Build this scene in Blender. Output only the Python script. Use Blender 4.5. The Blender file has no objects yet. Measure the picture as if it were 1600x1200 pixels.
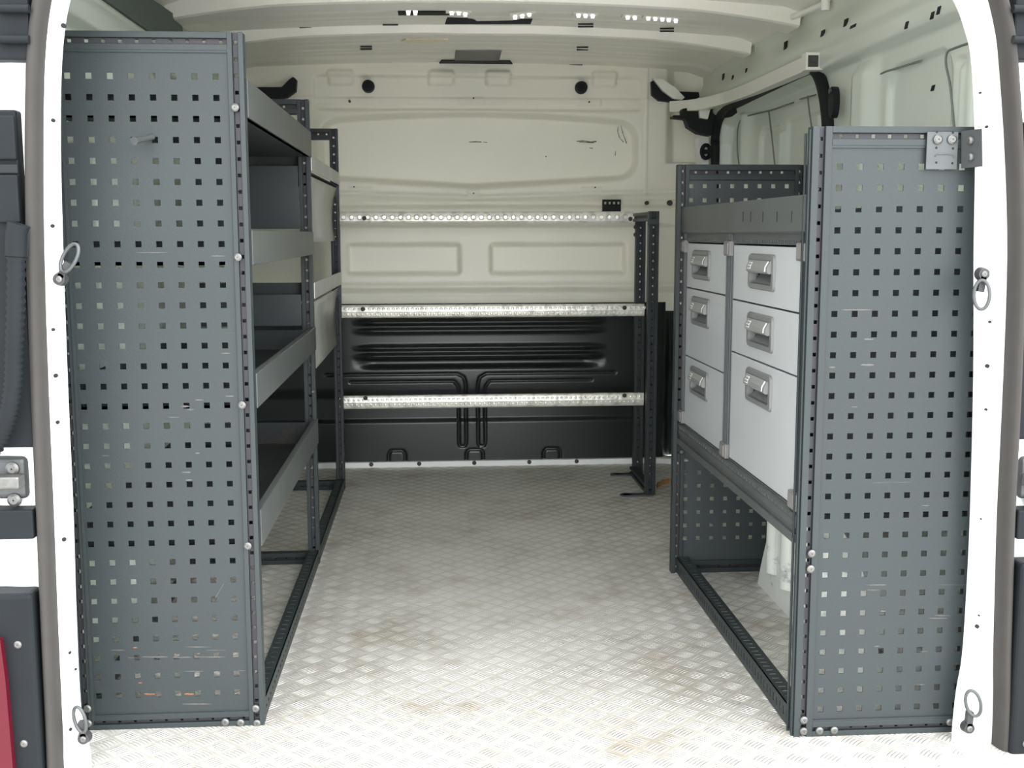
import bpy, bmesh, math, random
import numpy as np
from mathutils import Vector, Matrix

random.seed(7)
sc = bpy.context.scene
# ------------------------------------------------------------------ camera
FPX, YAW, PIT, ROL, H = 1781.3, .0685, .1311, -.0019, .9601
cam_d = bpy.data.cameras.new('camera'); cam = bpy.data.objects.new('camera', cam_d)
sc.collection.objects.link(cam); sc.camera = cam
cam_d.sensor_width = 36.0; cam_d.lens = FPX / 1600 * 36.0
cam_d.clip_start = .02; cam_d.clip_end = 200
fwd = Vector((math.sin(YAW) * math.cos(PIT), math.cos(YAW) * math.cos(PIT), -math.sin(PIT)))
rgt = Vector((math.cos(YAW), -math.sin(YAW), 0)); up = rgt.cross(fwd)
# roll
r2 = rgt * math.cos(ROL) + up * math.sin(ROL); u2 = -rgt * math.sin(ROL) + up * math.cos(ROL)
cam.matrix_world = Matrix(((r2.x, u2.x, -fwd.x, 0), (r2.y, u2.y, -fwd.y, 0), (r2.z, u2.z, -fwd.z, H), (0, 0, 0, 1)))
# ------------------------------------------------------------------ light
world = bpy.data.worlds.new('overcast'); sc.world = world; world.use_nodes = True
wn = world.node_tree.nodes; wl = world.node_tree.links
bg = wn['Background']
tc = wn.new('ShaderNodeTexCoord'); sx = wn.new('ShaderNodeSeparateXYZ'); cr = wn.new('ShaderNodeValToRGB')
wl.new(tc.outputs['Generated'], sx.inputs[0]); wl.new(sx.outputs['Z'], cr.inputs[0]); wl.new(cr.outputs[0], bg.inputs[0])
cr.color_ramp.elements[0].position = 0.0; cr.color_ramp.elements[0].color = (.80, .84, .86, 1)
cr.color_ramp.elements[1].position = .8; cr.color_ramp.elements[1].color = (1, 1.0, 1.0, 1)
mm = wn.new('ShaderNodeMath'); mm.operation = 'MULTIPLY_ADD'; wl.new(sx.outputs['X'], mm.inputs[0]); mm.inputs[1].default_value = 2.6; mm.inputs[2].default_value = 6.0
wl.new(mm.outputs[0], bg.inputs[1])   # overcast sky a little brighter on the right hand side
sc.view_settings.view_transform = 'Standard'; sc.view_settings.look = 'None'
sc.view_settings.gamma = 1; sc.view_settings.use_curve_mapping = False
sc.view_settings.exposure = 0.18
sc.cycles.max_bounces = 12; sc.cycles.diffuse_bounces = 8; sc.cycles.glossy_bounces = 6


# pixel ray -> point on a plane (axis 0=x,1=y,2=z)
def at(ax, val, px, py):
    a = (px - 800) / FPX; b = (py - 600) / FPX
    a, b = a * math.cos(ROL) + b * math.sin(ROL), -a * math.sin(ROL) + b * math.cos(ROL)
    u = -b
    y = math.cos(PIT) + u * math.sin(PIT); z = -math.sin(PIT) + u * math.cos(PIT)
    X = a * math.cos(YAW) + y * math.sin(YAW); Y = -a * math.sin(YAW) + y * math.cos(YAW)
    t = (val - H) / z if ax == 2 else val / (X, Y)[ax]
    return Vector((X * t, Y * t, H + z * t))


# ------------------------------------------------------------------ materials
def nt(m):
    m.use_nodes = True
    return m.node_tree.nodes, m.node_tree.links


def mat(name, col, rough=.5, metal=0.0, var=.06, vscale=6, bump=0.0, bscale=200, dirt=None, dscale=5, dth=.62,
        scratch=None, spec=.5, emit=None, coat=0.0):
    m = bpy.data.materials.new(name); n, l = nt(m)
    p = n['Principled BSDF']
    p.inputs['Roughness'].default_value = rough; p.inputs['Metallic'].default_value = metal
    p.inputs['Specular IOR Level'].default_value = spec
    p.inputs['Coat Weight'].default_value = coat
    t = n.new('ShaderNodeTexCoord')
    nz = n.new('ShaderNodeTexNoise'); nz.inputs['Scale'].default_value = vscale; nz.inputs['Detail'].default_value = 6
    l.new(t.outputs['Object'], nz.inputs['Vector'])
    r = n.new('ShaderNodeValToRGB'); l.new(nz.outputs['Fac'], r.inputs[0])
    r.color_ramp.elements[0].position = .3; r.color_ramp.elements[1].position = .7
    r.color_ramp.elements[0].color = tuple(c * (1 - var) for c in col) + (1,)
    r.color_ramp.elements[1].color = tuple(min(1, c * (1 + var)) for c in col) + (1,)
    out = r.outputs[0]

    def mix(fac, c2, src):
        x = n.new('ShaderNodeMix'); x.data_type = 'RGBA'
        l.new(fac, x.inputs['Factor']); l.new(src, x.inputs['A']); x.inputs['B'].default_value = c2 + (1,)
        return x.outputs['Result']
    if dirt:
        dn = n.new('ShaderNodeTexNoise'); dn.inputs['Scale'].default_value = dscale; dn.inputs['Detail'].default_value = 9
        dn.inputs['Roughness'].default_value = .7
        l.new(t.outputs['Object'], dn.inputs['Vector'])
        dr = n.new('ShaderNodeValToRGB'); l.new(dn.outputs['Fac'], dr.inputs[0])
        dr.color_ramp.elements[0].position = dth; dr.color_ramp.elements[1].position = dth + .13
        out = mix(dr.outputs[0], dirt, out)
    if scratch:
        mp = n.new('ShaderNodeMapping'); mp.inputs['Scale'].default_value = scratch[1]
        l.new(t.outputs['Object'], mp.inputs['Vector'])
        sn = n.new('ShaderNodeTexNoise'); sn.inputs['Scale'].default_value = 1; sn.inputs['Detail'].default_value = 5
        l.new(mp.outputs[0], sn.inputs['Vector'])
        sr = n.new('ShaderNodeValToRGB'); l.new(sn.outputs['Fac'], sr.inputs[0])
        sr.color_ramp.elements[0].position = scratch[2]; sr.color_ramp.elements[1].position = scratch[2] + .06
        out = mix(sr.outputs[0], scratch[0], out)
    l.new(out, p.inputs['Base Color'])
    if bump:
        bn = n.new('ShaderNodeTexNoise'); bn.inputs['Scale'].default_value = bscale; bn.inputs['Detail'].default_value = 3
        l.new(t.outputs['Object'], bn.inputs['Vector'])
        b = n.new('ShaderNodeBump'); b.inputs['Strength'].default_value = bump; b.inputs['Distance'].default_value = .002
        l.new(bn.outputs['Fac'], b.inputs['Height']); l.new(b.outputs[0], p.inputs['Normal'])
    if emit:
        p.inputs['Emission Color'].default_value = emit[0] + (1,); p.inputs['Emission Strength'].default_value = emit[1]
    return m


M = {}
M['rack'] = mat('rack_paint', (.019, .0255, .0270), .47, 0, .06, 4, .15, 400, spec=.4, scratch=((.075, .08, .082), (3, 3, 60), .73))
M['web'] = mat('rack_groove', (.018, .017, .022), .6, 0, .05, 4)
M['rack_dark'] = mat('rack_paint_dark', (.030, .037, .040), .45, 0, .08, 5, .1, 400)
M['tray'] = mat('tray_paint', (.062, .068, .067), .45, 0, .12, 9, .1, 300, dirt=(.10, .095, .085), dscale=6, dth=.6)
M['trayin'] = mat('tray_rubber_mat', (.022, .026, .028), .7, 0, .2, 12, .4, 260, dirt=(.05, .045, .035), dscale=9, dth=.58)
M['alu'] = mat('aluminium', (.62, .61, .58), .34, .85, .08, 14, .12, 60, dirt=(.40, .39, .36), dscale=14, dth=.6)
M['alu_sheet'] = mat('aluminium_sheet', (.50, .51, .48), .42, .55, .1, 5, .05, 30)
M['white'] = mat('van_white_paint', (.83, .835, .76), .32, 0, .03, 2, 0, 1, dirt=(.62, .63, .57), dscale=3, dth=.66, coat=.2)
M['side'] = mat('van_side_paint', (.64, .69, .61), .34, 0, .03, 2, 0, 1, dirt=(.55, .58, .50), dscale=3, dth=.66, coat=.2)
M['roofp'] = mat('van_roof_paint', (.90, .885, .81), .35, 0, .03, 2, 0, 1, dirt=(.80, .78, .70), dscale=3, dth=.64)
M['whiteout'] = mat('van_white_frame', (.86, .87, .86), .3, 0, .01, 2, coat=.3)
M['wall_scuff'] = mat('bulkhead_white', (.85, .83, .725), .4, 0, .03, 3, .1, 40, dirt=(.68, .67, .60), dscale=4, dth=.68)
M['black'] = mat('black_panel', (.010, .0135, .0135), .28, 0, .2, 4)
M['rubber'] = mat('black_rubber', (.010, .012, .013), .6, 0, .1, 9, spec=.25)
M['seal'] = mat('seal_rubber', (.040, .037, .035), .75, 0, .06, 30, spec=.25)
M['plast'] = mat('dark_plastic', (.011, .013, .015), .55, 0, .08, 10, .1, 300, spec=.12)
M['clip'] = mat('grey_clip', (.15, .145, .14), .5, 0, .05)
M['drawer'] = mat('drawer_paint', (.355, .372, .378), .38, 0, .025, 3, scratch=((.5, .51, .52), (30, 8, 8), .78))
M['frame'] = mat('cabinet_frame', (.06, .065, .067), .45, 0, .06)
M['handle'] = mat('handle_plastic', (.135, .138, .138), .4, 0, .03)
M['grip'] = mat('handle_grip', (.19, .195, .19), .35, 0, .03)
M['print'] = mat('white_print', (.85, .86, .86), .5, 0, 0)
M['steel'] = mat('zinc_steel', (.15, .15, .145), .45, .75, .15, 90)
M['steel_dull'] = mat('dull_zinc_plate', (.085, .09, .092), .45, .4, .1, 20, spec=.3)
M['mount'] = mat('dark_casting', (.05, .05, .053), .5, .3, .15, 60, spec=.3)
M['rust'] = mat('rust', (.20, .075, .03), .8, 0, .3, 90)
M['scrape'] = mat('paint_scrape', (.072, .070, .064), .7, 0, .25, 60)
M['scuff'] = mat('dark_scuff', (.06, .06, .055), .8, 0, .3, 80)
M['dark'] = mat('dark_hole', (.01, .012, .013), .9, 0, 0)
M['red'] = mat('tail_lens', (.075, .003, .010), .3, 0, .05, spec=.3)
M['channel'] = mat('dark_green_grey', (.075, .10, .09), .6, 0, .1, 5)
M['seam'] = mat('seam_sealer', (.20, .21, .19), .7, 0, .1, 5)
M['strap'] = mat('orange_brown_strap', (.30, .15, .06), .7, 0, .2, 40)
M['cream'] = mat('glint_cream', (.85, .80, .55), .3, 0, .02)
M['glow'] = mat('dot_glow', (1, 1, 1), .3, 0, 0, emit=((1, .95, 1), 3.0))
M['grey_label'] = mat('grey_mat', (.20, .20, .19), .6, 0, .05)
M['asphalt'] = mat('asphalt', (.50, .49, .47), .9, 0, .12, 3, .4, 60)
M['wheel'] = mat('wheel_arch_paint', (.66, .68, .64), .42, 0, .03, 4, .1, 30, dirt=(.10, .10, .095), dscale=11, dth=.57)


def floor_mat():
    m = bpy.data.materials.new('checker_plate'); n, l = nt(m); p = n['Principled BSDF']
    t = n.new('ShaderNodeTexCoord'); s = n.new('ShaderNodeSeparateXYZ'); l.new(t.outputs['Object'], s.inputs[0])

    def mth(op, a, b=None, c=None):
        q = n.new('ShaderNodeMath'); q.operation = op
        for i, v in enumerate((a, b, c)):
            if v is None: continue
            if isinstance(v, (int, float)): q.inputs[i].default_value = v
            else: l.new(v, q.inputs[i])
        return q.outputs[0]
    x, y = s.outputs['X'], s.outputs['Y']
    C = .0445; k = 1 / (C * math.sqrt(2))
    u = mth('MULTIPLY', mth('ADD', x, y), k); v = mth('MULTIPLY', mth('SUBTRACT', y, x), k)
    iu, iv = mth('FLOOR', u), mth('FLOOR', v)
    fu, fv = mth('SUBTRACT', u, iu), mth('SUBTRACT', v, iv)
    par = mth('FLOORED_MODULO', mth('ADD', iu, iv), 2)          # 0/1
    # along / across coordinates
    inv = mth('SUBTRACT', 1, par)
    al = mth('ADD', mth('MULTIPLY', fu, par), mth('MULTIPLY', fv, inv))
    ac = mth('ADD', mth('MULTIPLY', fv, par), mth('MULTIPLY', fu, inv))
    sa = mth('MULTIPLY', mth('SUBTRACT', ac, .09), 5 / .82)
    ia = mth('FLOOR', sa); fa = mth('SUBTRACT', sa, ia)
    ok = mth('MULTIPLY', mth('GREATER_THAN', sa, 0), mth('LESS_THAN', sa, 5))
    a2 = mth('ABSOLUTE', mth('SUBTRACT', al, .5))               # 0 middle
    hw = mth('SUBTRACT', .5, mth('MULTIPLY', mth('MULTIPLY', a2, a2), 2.6))    # half width shrinks to the tips
    d = mth('SUBTRACT', mth('MULTIPLY', hw, .8), mth('ABSOLUTE', mth('SUBTRACT', fa, .5)))
    bar = mth('MULTIPLY', mth('SMOOTH_MIN', mth('MAXIMUM', mth('MULTIPLY', d, 3.5), 0), 1, .3), ok)
    endm = mth('LESS_THAN', a2, .44)
    bar = mth('MULTIPLY', bar, endm)
    # dirt in the gaps
    edge = mth('MINIMUM', mth('MINIMUM', fu, mth('SUBTRACT', 1, fu)), mth('MINIMUM', fv, mth('SUBTRACT', 1, fv)))
    gap = mth('SUBTRACT', 1, mth('MULTIPLY', mth('MINIMUM', edge, .09), 11.1))
    gap = mth('MAXIMUM', gap, 0)
    nz = n.new('ShaderNodeTexNoise'); nz.inputs['Scale'].default_value = 3.2; nz.inputs['Detail'].default_value = 8
    nz.inputs['Roughness'].default_value = .65
    l.new(t.outputs['Object'], nz.inputs['Vector'])
    r = n.new('ShaderNodeValToRGB'); l.new(nz.outputs['Fac'], r.inputs[0])
    e = r.color_ramp.elements; e[0].position = .30; e[0].color = (.42, .39, .33, 1); e[1].position = .62; e[1].color = (.66, .65, .61, 1)
    x3 = e.new(.45); x3.color = (.57, .555, .51, 1)
    mx = n.new('ShaderNodeMix'); mx.data_type = 'RGBA'
    l.new(mth('MULTIPLY', gap, .38), mx.inputs['Factor']); l.new(r.outputs[0], mx.inputs['A']); mx.inputs['B'].default_value = (.20, .19, .17, 1)
    mb = n.new('ShaderNodeMix'); mb.data_type = 'RGBA'
    l.new(mth('MULTIPLY', bar, .62), mb.inputs['Factor']); l.new(mx.outputs['Result'], mb.inputs['A']); mb.inputs['B'].default_value = (.93, .92, .88, 1)
    # rusty brown patches beside the racks
    rn = n.new('ShaderNodeTexNoise'); rn.inputs['Scale'].default_value = 7; rn.inputs['Detail'].default_value = 6
    l.new(t.outputs['Object'], rn.inputs['Vector'])
    rr = n.new('ShaderNodeValToRGB'); l.new(rn.outputs['Fac'], rr.inputs[0]); rr.color_ramp.elements[0].position = .56; rr.color_ramp.elements[1].position = .78
    m2 = n.new('ShaderNodeMix'); m2.data_type = 'RGBA'
    l.new(mth('MULTIPLY', rr.outputs[0], .6), m2.inputs['Factor']); l.new(mb.outputs['Result'], m2.inputs['A']); m2.inputs['B'].default_value = (.30, .22, .13, 1)
    l.new(m2.outputs['Result'], p.inputs['Base Color'])
    p.inputs['Metallic'].default_value = .35; p.inputs['Roughness'].default_value = .48
    b = n.new('ShaderNodeBump'); b.inputs['Strength'].default_value = 1.0; b.inputs['Distance'].default_value = .0032
    l.new(bar, b.inputs['Height']); l.new(b.outputs[0], p.inputs['Normal'])
    return m


M['floor'] = floor_mat()


def bar_mat():   # aluminium rail stamped with a row of rounded studs
    m = bpy.data.materials.new('stamped_aluminium'); n, l = nt(m); p = n['Principled BSDF']
    t = n.new('ShaderNodeTexCoord')
    vo = n.new('ShaderNodeTexVoronoi'); vo.inputs['Scale'].default_value = 42; vo.inputs['Randomness'].default_value = .15
    l.new(t.outputs['Object'], vo.inputs['Vector'])
    nz = n.new('ShaderNodeTexNoise'); nz.inputs['Scale'].default_value = 30; nz.inputs['Detail'].default_value = 7
    l.new(t.outputs['Object'], nz.inputs['Vector'])
    r = n.new('ShaderNodeValToRGB'); l.new(nz.outputs['Fac'], r.inputs[0])
    r.color_ramp.elements[0].position = .32; r.color_ramp.elements[0].color = (.62, .60, .55, 1)
    r.color_ramp.elements[1].position = .55; r.color_ramp.elements[1].color = (.92, .90, .84, 1)
    l.new(r.outputs[0], p.inputs['Base Color']); p.inputs['Metallic'].default_value = .55; p.inputs['Roughness'].default_value = .36
    b = n.new('ShaderNodeBump'); b.inputs['Strength'].default_value = .25; b.inputs['Distance'].default_value = .003; b.invert = True
    l.new(vo.outputs['Distance'], b.inputs['Height']); l.new(b.outputs[0], p.inputs['Normal'])
    return m


M['bar'] = bar_mat()

X_, Y_, Z_ = Vector((1, 0, 0)), Vector((0, 1, 0)), Vector((0, 0, 1))


# ------------------------------------------------------------------ mesh builder
class MB:
    def __init__(s): s.v = []; s.f = []; s.mi = []; s.sm = []

    def add(s, vs, fs, mi=0, smooth=False):
        b = len(s.v); s.v += [tuple(v) for v in vs]
        for f in fs: s.f.append([b + i for i in f]); s.mi.append(mi); s.sm.append(smooth)

    def box(s, x0, x1, y0, y1, z0, z1, mi=0):
        s.obox(Vector((x0, y0, z0)), X_ * (x1 - x0), Y_ * (y1 - y0), Z_ * (z1 - z0), mi)

    def obox(s, o, a, b, c, mi=0):
        o = Vector(o); vs = [o, o + a, o + a + b, o + b, o + c, o + a + c, o + a + b + c, o + b + c]
        s.add(vs, [(0, 3, 2, 1), (4, 5, 6, 7), (0, 1, 5, 4), (1, 2, 6, 5), (2, 3, 7, 6), (3, 0, 4, 7)], mi)

    def sheet(s, o, U, V, N, u0, u1, v0, v1, hu, hv, su, sv, t=.002, mi=0, skip=None):
        """plate with a grid of rectangular holes; o origin, U V in-plane unit axes, N thickness axis"""
        us = sorted([u0, u1] + [c - su / 2 for c in hu] + [c + su / 2 for c in hu])
        vs_ = sorted([v0, v1] + [c - sv / 2 for c in hv] + [c + sv / 2 for c in hv])
        o = Vector(o); nu, nv = len(us), len(vs_); b = []
        pts = [o + U * u + V * v for v in vs_ for u in us]; pts += [p + N * t for p in pts]
        k = nu * nv; fs = []

        def hole(i, j): return i % 2 == 1 and j % 2 == 1 and 0 <= i < nu - 1 and 0 <= j < nv - 1 and not (skip and skip((i - 1) // 2, (j - 1) // 2))
        for j in range(nv - 1):
            for i in range(nu - 1):
                a = j * nu + i; q = (a, a + 1, a + 1 + nu, a + nu)
                if hole(i, j):
                    for m_, n_ in ((0, 1), (1, 2), (2, 3), (3, 0)): fs.append((q[m_], q[n_], q[n_] + k, q[m_] + k))
                else:
                    fs.append(q); fs.append(tuple(c + k for c in reversed(q)))
        for i in range(nu - 1):
            fs.append((i, i + k, i + 1 + k, i + 1)); a = (nv - 1) * nu + i; fs.append((a, a + 1, a + 1 + k, a + k))
        for j in range(nv - 1):
            a = j * nu; fs.append((a, a + nu, a + nu + k, a + k)); a += nu - 1; fs.append((a, a + k, a + nu + k, a + nu))
        s.add(pts, fs, mi)

    def slot(s, o, L, W, N, length, width, depth=.028, groove=.011, gd=.007, pitch=.030, hole=.0065, start=.018, mi=0):
        """slotted profile: two flanges and a set-back web with a row of holes. o at front corner, N points away from viewer"""
        g0 = (width - groove) / 2; o = Vector(o)
        s.obox(o, L * length, W * g0, N * depth, mi)
        s.obox(o + W * (g0 + groove), L * length, W * g0, N * depth, mi)
        n = int((length - start * 1.2) / pitch) + 1
        hv = [start + i * pitch for i in range(n) if start + i * pitch < length - .006]
        s.sheet(o + N * gd, L, W, N, 0, length, g0, g0 + groove, hv, [g0 + groove / 2], hole, hole, .0015, mi + 1)

    def cyl(s, c, axis, r, h, n=20, mi=0, r2=None, smooth=True):
        c = Vector(c); axis = Vector(axis).normalized(); a = axis.orthogonal().normalized(); b = axis.cross(a)
        r2 = r if r2 is None else r2; vs = []
        for rr, d in ((r, 0), (r2, h)):
            for i in range(n):
                t = 2 * math.pi * i / n; vs.append(c + axis * d + (a * math.cos(t) + b * math.sin(t)) * rr)
        s.add(vs, [(i, (i + 1) % n, n + (i + 1) % n, n + i) for i in range(n)], mi, smooth)
        s.add(vs, [tuple(range(n))[::-1], tuple(range(n, 2 * n))], mi, False)

    def tube(s, pts, r, n=10, mi=0, closed=False, rib=0):
        pts = [Vector(p) for p in pts]; m = len(pts); vs = []; prev = None
        for i, p in enumerate(pts):
            q = pts[(i + 1) % m] if (closed or i < m - 1) else p; w = pts[i - 1] if (closed or i > 0) else p
            d = (q - w).normalized()
            a = d.orthogonal().normalized() if prev is None else (prev - d * prev.dot(d)).normalized()
            prev = a; b = d.cross(a); rr = r * (1 + (rib if i % 2 else 0))
            for k in range(n):
                t = 2 * math.pi * k / n; vs.append(p + (a * math.cos(t) + b * math.sin(t)) * rr)
        fs = []
        for i in range(m if closed else m - 1):
            j = (i + 1) % m
            for k in range(n): fs.append((i * n + k, i * n + (k + 1) % n, j * n + (k + 1) % n, j * n + k))
        s.add(vs, fs, mi, True)
        if not closed: s.add(vs, [tuple(range(n))[::-1], tuple(range((m - 1) * n, m * n))], mi)

    def prism(s, poly, N, mi=0, smooth=False):
        poly = [Vector(p) for p in poly]; n = len(poly); N = Vector(N)
        vs = poly + [p + N for p in poly]
        s.add(vs, [tuple(range(n))[::-1], tuple(range(n, 2 * n))], mi)
        s.add(vs, [(i, (i + 1) % n, n + (i + 1) % n, n + i) for i in range(n)], mi, smooth)

    def screw(s, c, N, r=.008, h=.004, mi=0):
        """domed bolt head with a recess"""
        c = Vector(c); N = Vector(N).normalized(); s.cyl(c, N, r, h * .6, 20, mi, r * .95); s.cyl(c + N * h * .6, N, r * .95, h * .4, 20, mi, r * .6)
        a = N.orthogonal().normalized(); b = N.cross(a)
        s.obox(c + N * h * .98 - a * r * .38 - b * r * .1, a * r * .76, b * r * .2, N * .0006, mi)
        s.obox(c + N * h * .98 - b * r * .38 - a * r * .1, b * r * .76, a * r * .2, N * .0006, mi)

    def build(s, name, mats, parent=None, bevel=0, seg=2):
        me = bpy.data.meshes.new(name); me.from_pydata(s.v, [], s.f)
        if not isinstance(mats, (list, tuple)): mats = [mats]
        for m_ in mats: me.materials.append(M[m_])
        me.polygons.foreach_set('material_index', s.mi); me.polygons.foreach_set('use_smooth', s.sm)
        me.update()
        bm = bmesh.new(); bm.from_mesh(me); bmesh.ops.recalc_face_normals(bm, faces=bm.faces); bm.to_mesh(me); bm.free()
        o = bpy.data.objects.new(name, me); sc.collection.objects.link(o)
        if parent:
            o.parent = parent; o.matrix_parent_inverse = Matrix.Translation(-parent.location) if parent.type == 'EMPTY' else Matrix()
        if bevel:
            b = o.modifiers.new('bevel', 'BEVEL'); b.width = bevel; b.segments = seg; b.limit_method = 'ANGLE'; b.angle_limit = math.radians(40)
        return o


def thing(name, loc, label, cat, group=None):
    o = bpy.data.objects.new(name, None); sc.collection.objects.link(o); o.location = loc; o.empty_display_size = .1
    o['label'] = label; o['category'] = cat
    if group: o['group'] = group
    return o


def tag(o, label, cat, group=None):
    o['label'] = label; o['category'] = cat
    if group: o['group'] = group
    return o


def struct(o): o['kind'] = 'structure'; return o


# numpy relief surface ------------------------------------------------------
def sstep(e0, e1, x):
    t = np.clip((x - e0) / (e1 - e0), 0, 1); return t * t * (3 - 2 * t)


def sd_rrect(a, b, ca, cb, ha, hb, r):
    qa = np.abs(a - ca) - ha + r; qb = np.abs(b - cb) - hb + r
    return np.hypot(np.maximum(qa, 0), np.maximum(qb, 0)) + np.minimum(np.maximum(qa, qb), 0) - r


def sd_line(a, b, pts):
    d = np.full(a.shape, 1e9)
    for (x0, y0), (x1, y1) in zip(pts[:-1], pts[1:]):
        dx, dy = x1 - x0, y1 - y0; t = np.clip(((a - x0) * dx + (b - y0) * dy) / (dx * dx + dy * dy), 0, 1)
        d = np.minimum(d, np.hypot(a - x0 - t * dx, b - y0 - t * dy))
    return d


def relief(name, a0, a1, b0, b1, step, fn, mp, m_, parent=None, thick=None):
    na = int((a1 - a0) / step) + 1; nb = int((b1 - b0) / step) + 1
    A, B = np.meshgrid(np.linspace(a0, a1, na), np.linspace(b0, b1, nb)); P = mp(A, B, fn(A, B))
    v = np.stack([p.ravel() for p in P], 1); idx = np.arange(na * nb).reshape(nb, na)
    f = np.stack([idx[:-1, :-1].ravel(), idx[:-1, 1:].ravel(), idx[1:, 1:].ravel(), idx[1:, :-1].ravel()], 1)
    me = bpy.data.meshes.new(name); me.from_pydata(v.tolist(), [], f.tolist()); me.materials.append(M[m_])
    me.polygons.foreach_set('use_smooth', [True] * len(me.polygons)); me.update()
    o = bpy.data.objects.new(name, me); sc.collection.objects.link(o)
    if parent: o.parent = parent
    if thick:
        sm = o.modifiers.new('solid', 'SOLIDIFY'); sm.thickness = thick; sm.offset = 0
    return o


# ================================================================== SETTING
XC = .17; XR, XL = 1.13, -.79; YB = 4.70; YF = 1.99
mb = MB(); mb.box(XL - .03, XR + .03, 1.90, YB + .02, -.03, 0)
floor = struct(mb.build('floor', 'floor'))
mb = MB(); mb.box(-14, 14, -20, 26, -.62, -.57)
ground = struct(mb.build('ground', 'asphalt'))
mb = MB(); mb.box(XL - .02, XR + .02, 1.93, YB, -.22, -.032)
struct(mb.build('trim_1', 'whiteout'))

# ---- bulkhead (front wall)
def bulk(a, z):
    h = np.zeros(a.shape)
    # big pressed panel
    dx = np.abs(a - XC)
    top = 1.455 - .035 * (dx / .65) ** 2; bot = 1.135 + .035 * (dx / .6)
    cz = (top + bot) / 2; hz = (top - bot) / 2
    d = sd_rrect(a, (z - cz) / 1.0, .195, 0, .655, hz, .085)
    h += .045 * (1 - sstep(-.030, .0, d))
    # ridge lines around it
    h -= .010 * np.exp(-((z - (1.105 + .03 * dx)) / .009) ** 2)
    h += .008 * sstep(1.07, 1.08, z) * (1 - sstep(1.09, 1.10, z))
    h -= .016 * sstep(.985, 1.0, z) * (1 - sstep(1.06, 1.075, z))
    # two lower recesses
    for c, w in ((-.12, .235), (.515, .285)):
        d = sd_rrect(a, z, c, .857, w, .066, .02); h += .030 * (1 - sstep(-.018, .004, d))
    d = np.abs(a - .80) + 0 * z; h -= .006 * np.exp(-((a - .79) / .006) ** 2) * (np.abs(z - .857) < .05)
    h -= .016 * np.exp(-((z - .745) / .012) ** 2)
    h += .006 * np.exp(-((z - .715) / .01) ** 2)
    # header pressing
    d = sd_rrect(a, z, .195, 1.52, .665, .07 + 0 * a, .03); h += .018 * (1 - sstep(-.012, .004, d))
    h -= .006 * sstep(1.475, 1.48, z) * (1 - sstep(1.5, 1.505, z))
    for c in (-.36, .04, .27, .70):
        d = sd_rrect(a, z, c, 1.58, .05, .028, .012); h -= .014 * (1 - sstep(-.008, .006, d))
    for c, zz in ((-.28, 1.487), (.165, 1.49), (.64, 1.487)):
        d = sd_rrect(a, z, c, zz, .05, .016, .004); h -= .004 * (1 - sstep(-.003, .001, d))
    for c, zz, w in ((-.29, 1.135, .05), (.165, 1.125, .025), (.65, 1.135, .045)):
        d = sd_rrect(a, z, c, zz, w, .014, .003); h -= .005 * (1 - sstep(-.003, .001, d))
    # right hand corner: stepped outwards
    h -= .035 * sstep(.93, .99, a) * (1 - sstep(1.30, 1.36, z)) * sstep(1.20, 1.24, z) * 0
    h += .05 * sstep(.95, 1.0, a - .10 * (z < 1.25)) * 1.0
    h -= .008 * np.exp(-((a - .873) / .004) ** 2) * (z > 1.12)
    return h


wf = struct(relief('wall_front', XL - .02, XR + .02, .64, 1.68, .005, bulk, lambda A, B, h: (A, YB + h, B), 'wall_scuff', thick=.002))


def blackp(a, z):
    h = np.zeros(a.shape) - .006
    lim = sstep(XL + .45, XL + .55, a) * (1 - sstep(.62, .72, a))
    for zz, w, d in ((.600, .010, .014), (.565, .010, .012), (.495, .009, .016), (.462, .009, .018)):
        h -= d * np.exp(-((z - zz) / w) ** 2) * lim
    h += .020 * sstep(.40, .43, z) * (1 - sstep(.44, .455, z)) * lim
    h += .012 * sstep(.18, .20, z) * (1 - sstep(.28, .33, z))
    for sgn in (-1, 1):
        c = .155
        x0 = c + sgn * .025; x1 = c + sgn * .055
        h += .009 * np.exp(-(sd_line(a, z, [(c + sgn * .6, .385), (c + sgn * .06, .385), (x0 + sgn * .008, .37), (x0, .34), (x0, .09), (x0 + sgn * .006, .08), (x1 - sgn * .006, .08), (x1, .09), (x1, .33), (x1 + sgn * .02, .355), (c + sgn * .5, .355)]) / .0035) ** 2)
    for c in (-.16, .165, .49):
        h += .008 * np.exp(-(sd_line(a, z, [(c - .035, .0), (c - .035, .05), (c - .025, .065), (c + .025, .065), (c + .035, .05), (c + .035, .0)]) / .004) ** 2)
    h += .05 * sstep(.95, 1.0, a)
    return h


lower = relief('lower_panel', XL + .01, XR - .005, .02, .677, .0045, blackp, lambda A, B, h: (A, YB - .004 + h, B), 'black', wf, thick=.002)
lower['label'] = 'glossy black lower bulkhead panel'
mb = MB(); mb.prism([(-.75, 4.665, 0), (.93, 4.665, 0), (1.12, 4.60, 0), (1.13, 4.72, 0), (-.75, 4.72, 0)], (0, 0, .022))
mb.build('floor_flange', 'whiteout', wf, .003)
mb = MB()
for px, py in ((580, 725), (655, 724), (741, 722), (827, 721), (901, 720)):
    p = at(1, 4.664, px, py); mb.cyl((p.x, 4.666, .014), (0, -1, 0), .009, .003, 16)
for px, py, r in ((1011, 317, .008), (1047, 317, .011), (740, 302, .003), (553, 292, .003), (930, 293, .003), (740, 153, .003), (921, 159, .003), (546, 158, .005)):
    p = at(1, 4.69, px, py); mb.cyl((p.x, 4.705, p.z), (0, -1, 0), r, .016, 14)
mb.build('screw', 'scuff', wf)['label'] = 'dark screw heads and plugs in the bulkhead'
mb = MB()
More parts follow.
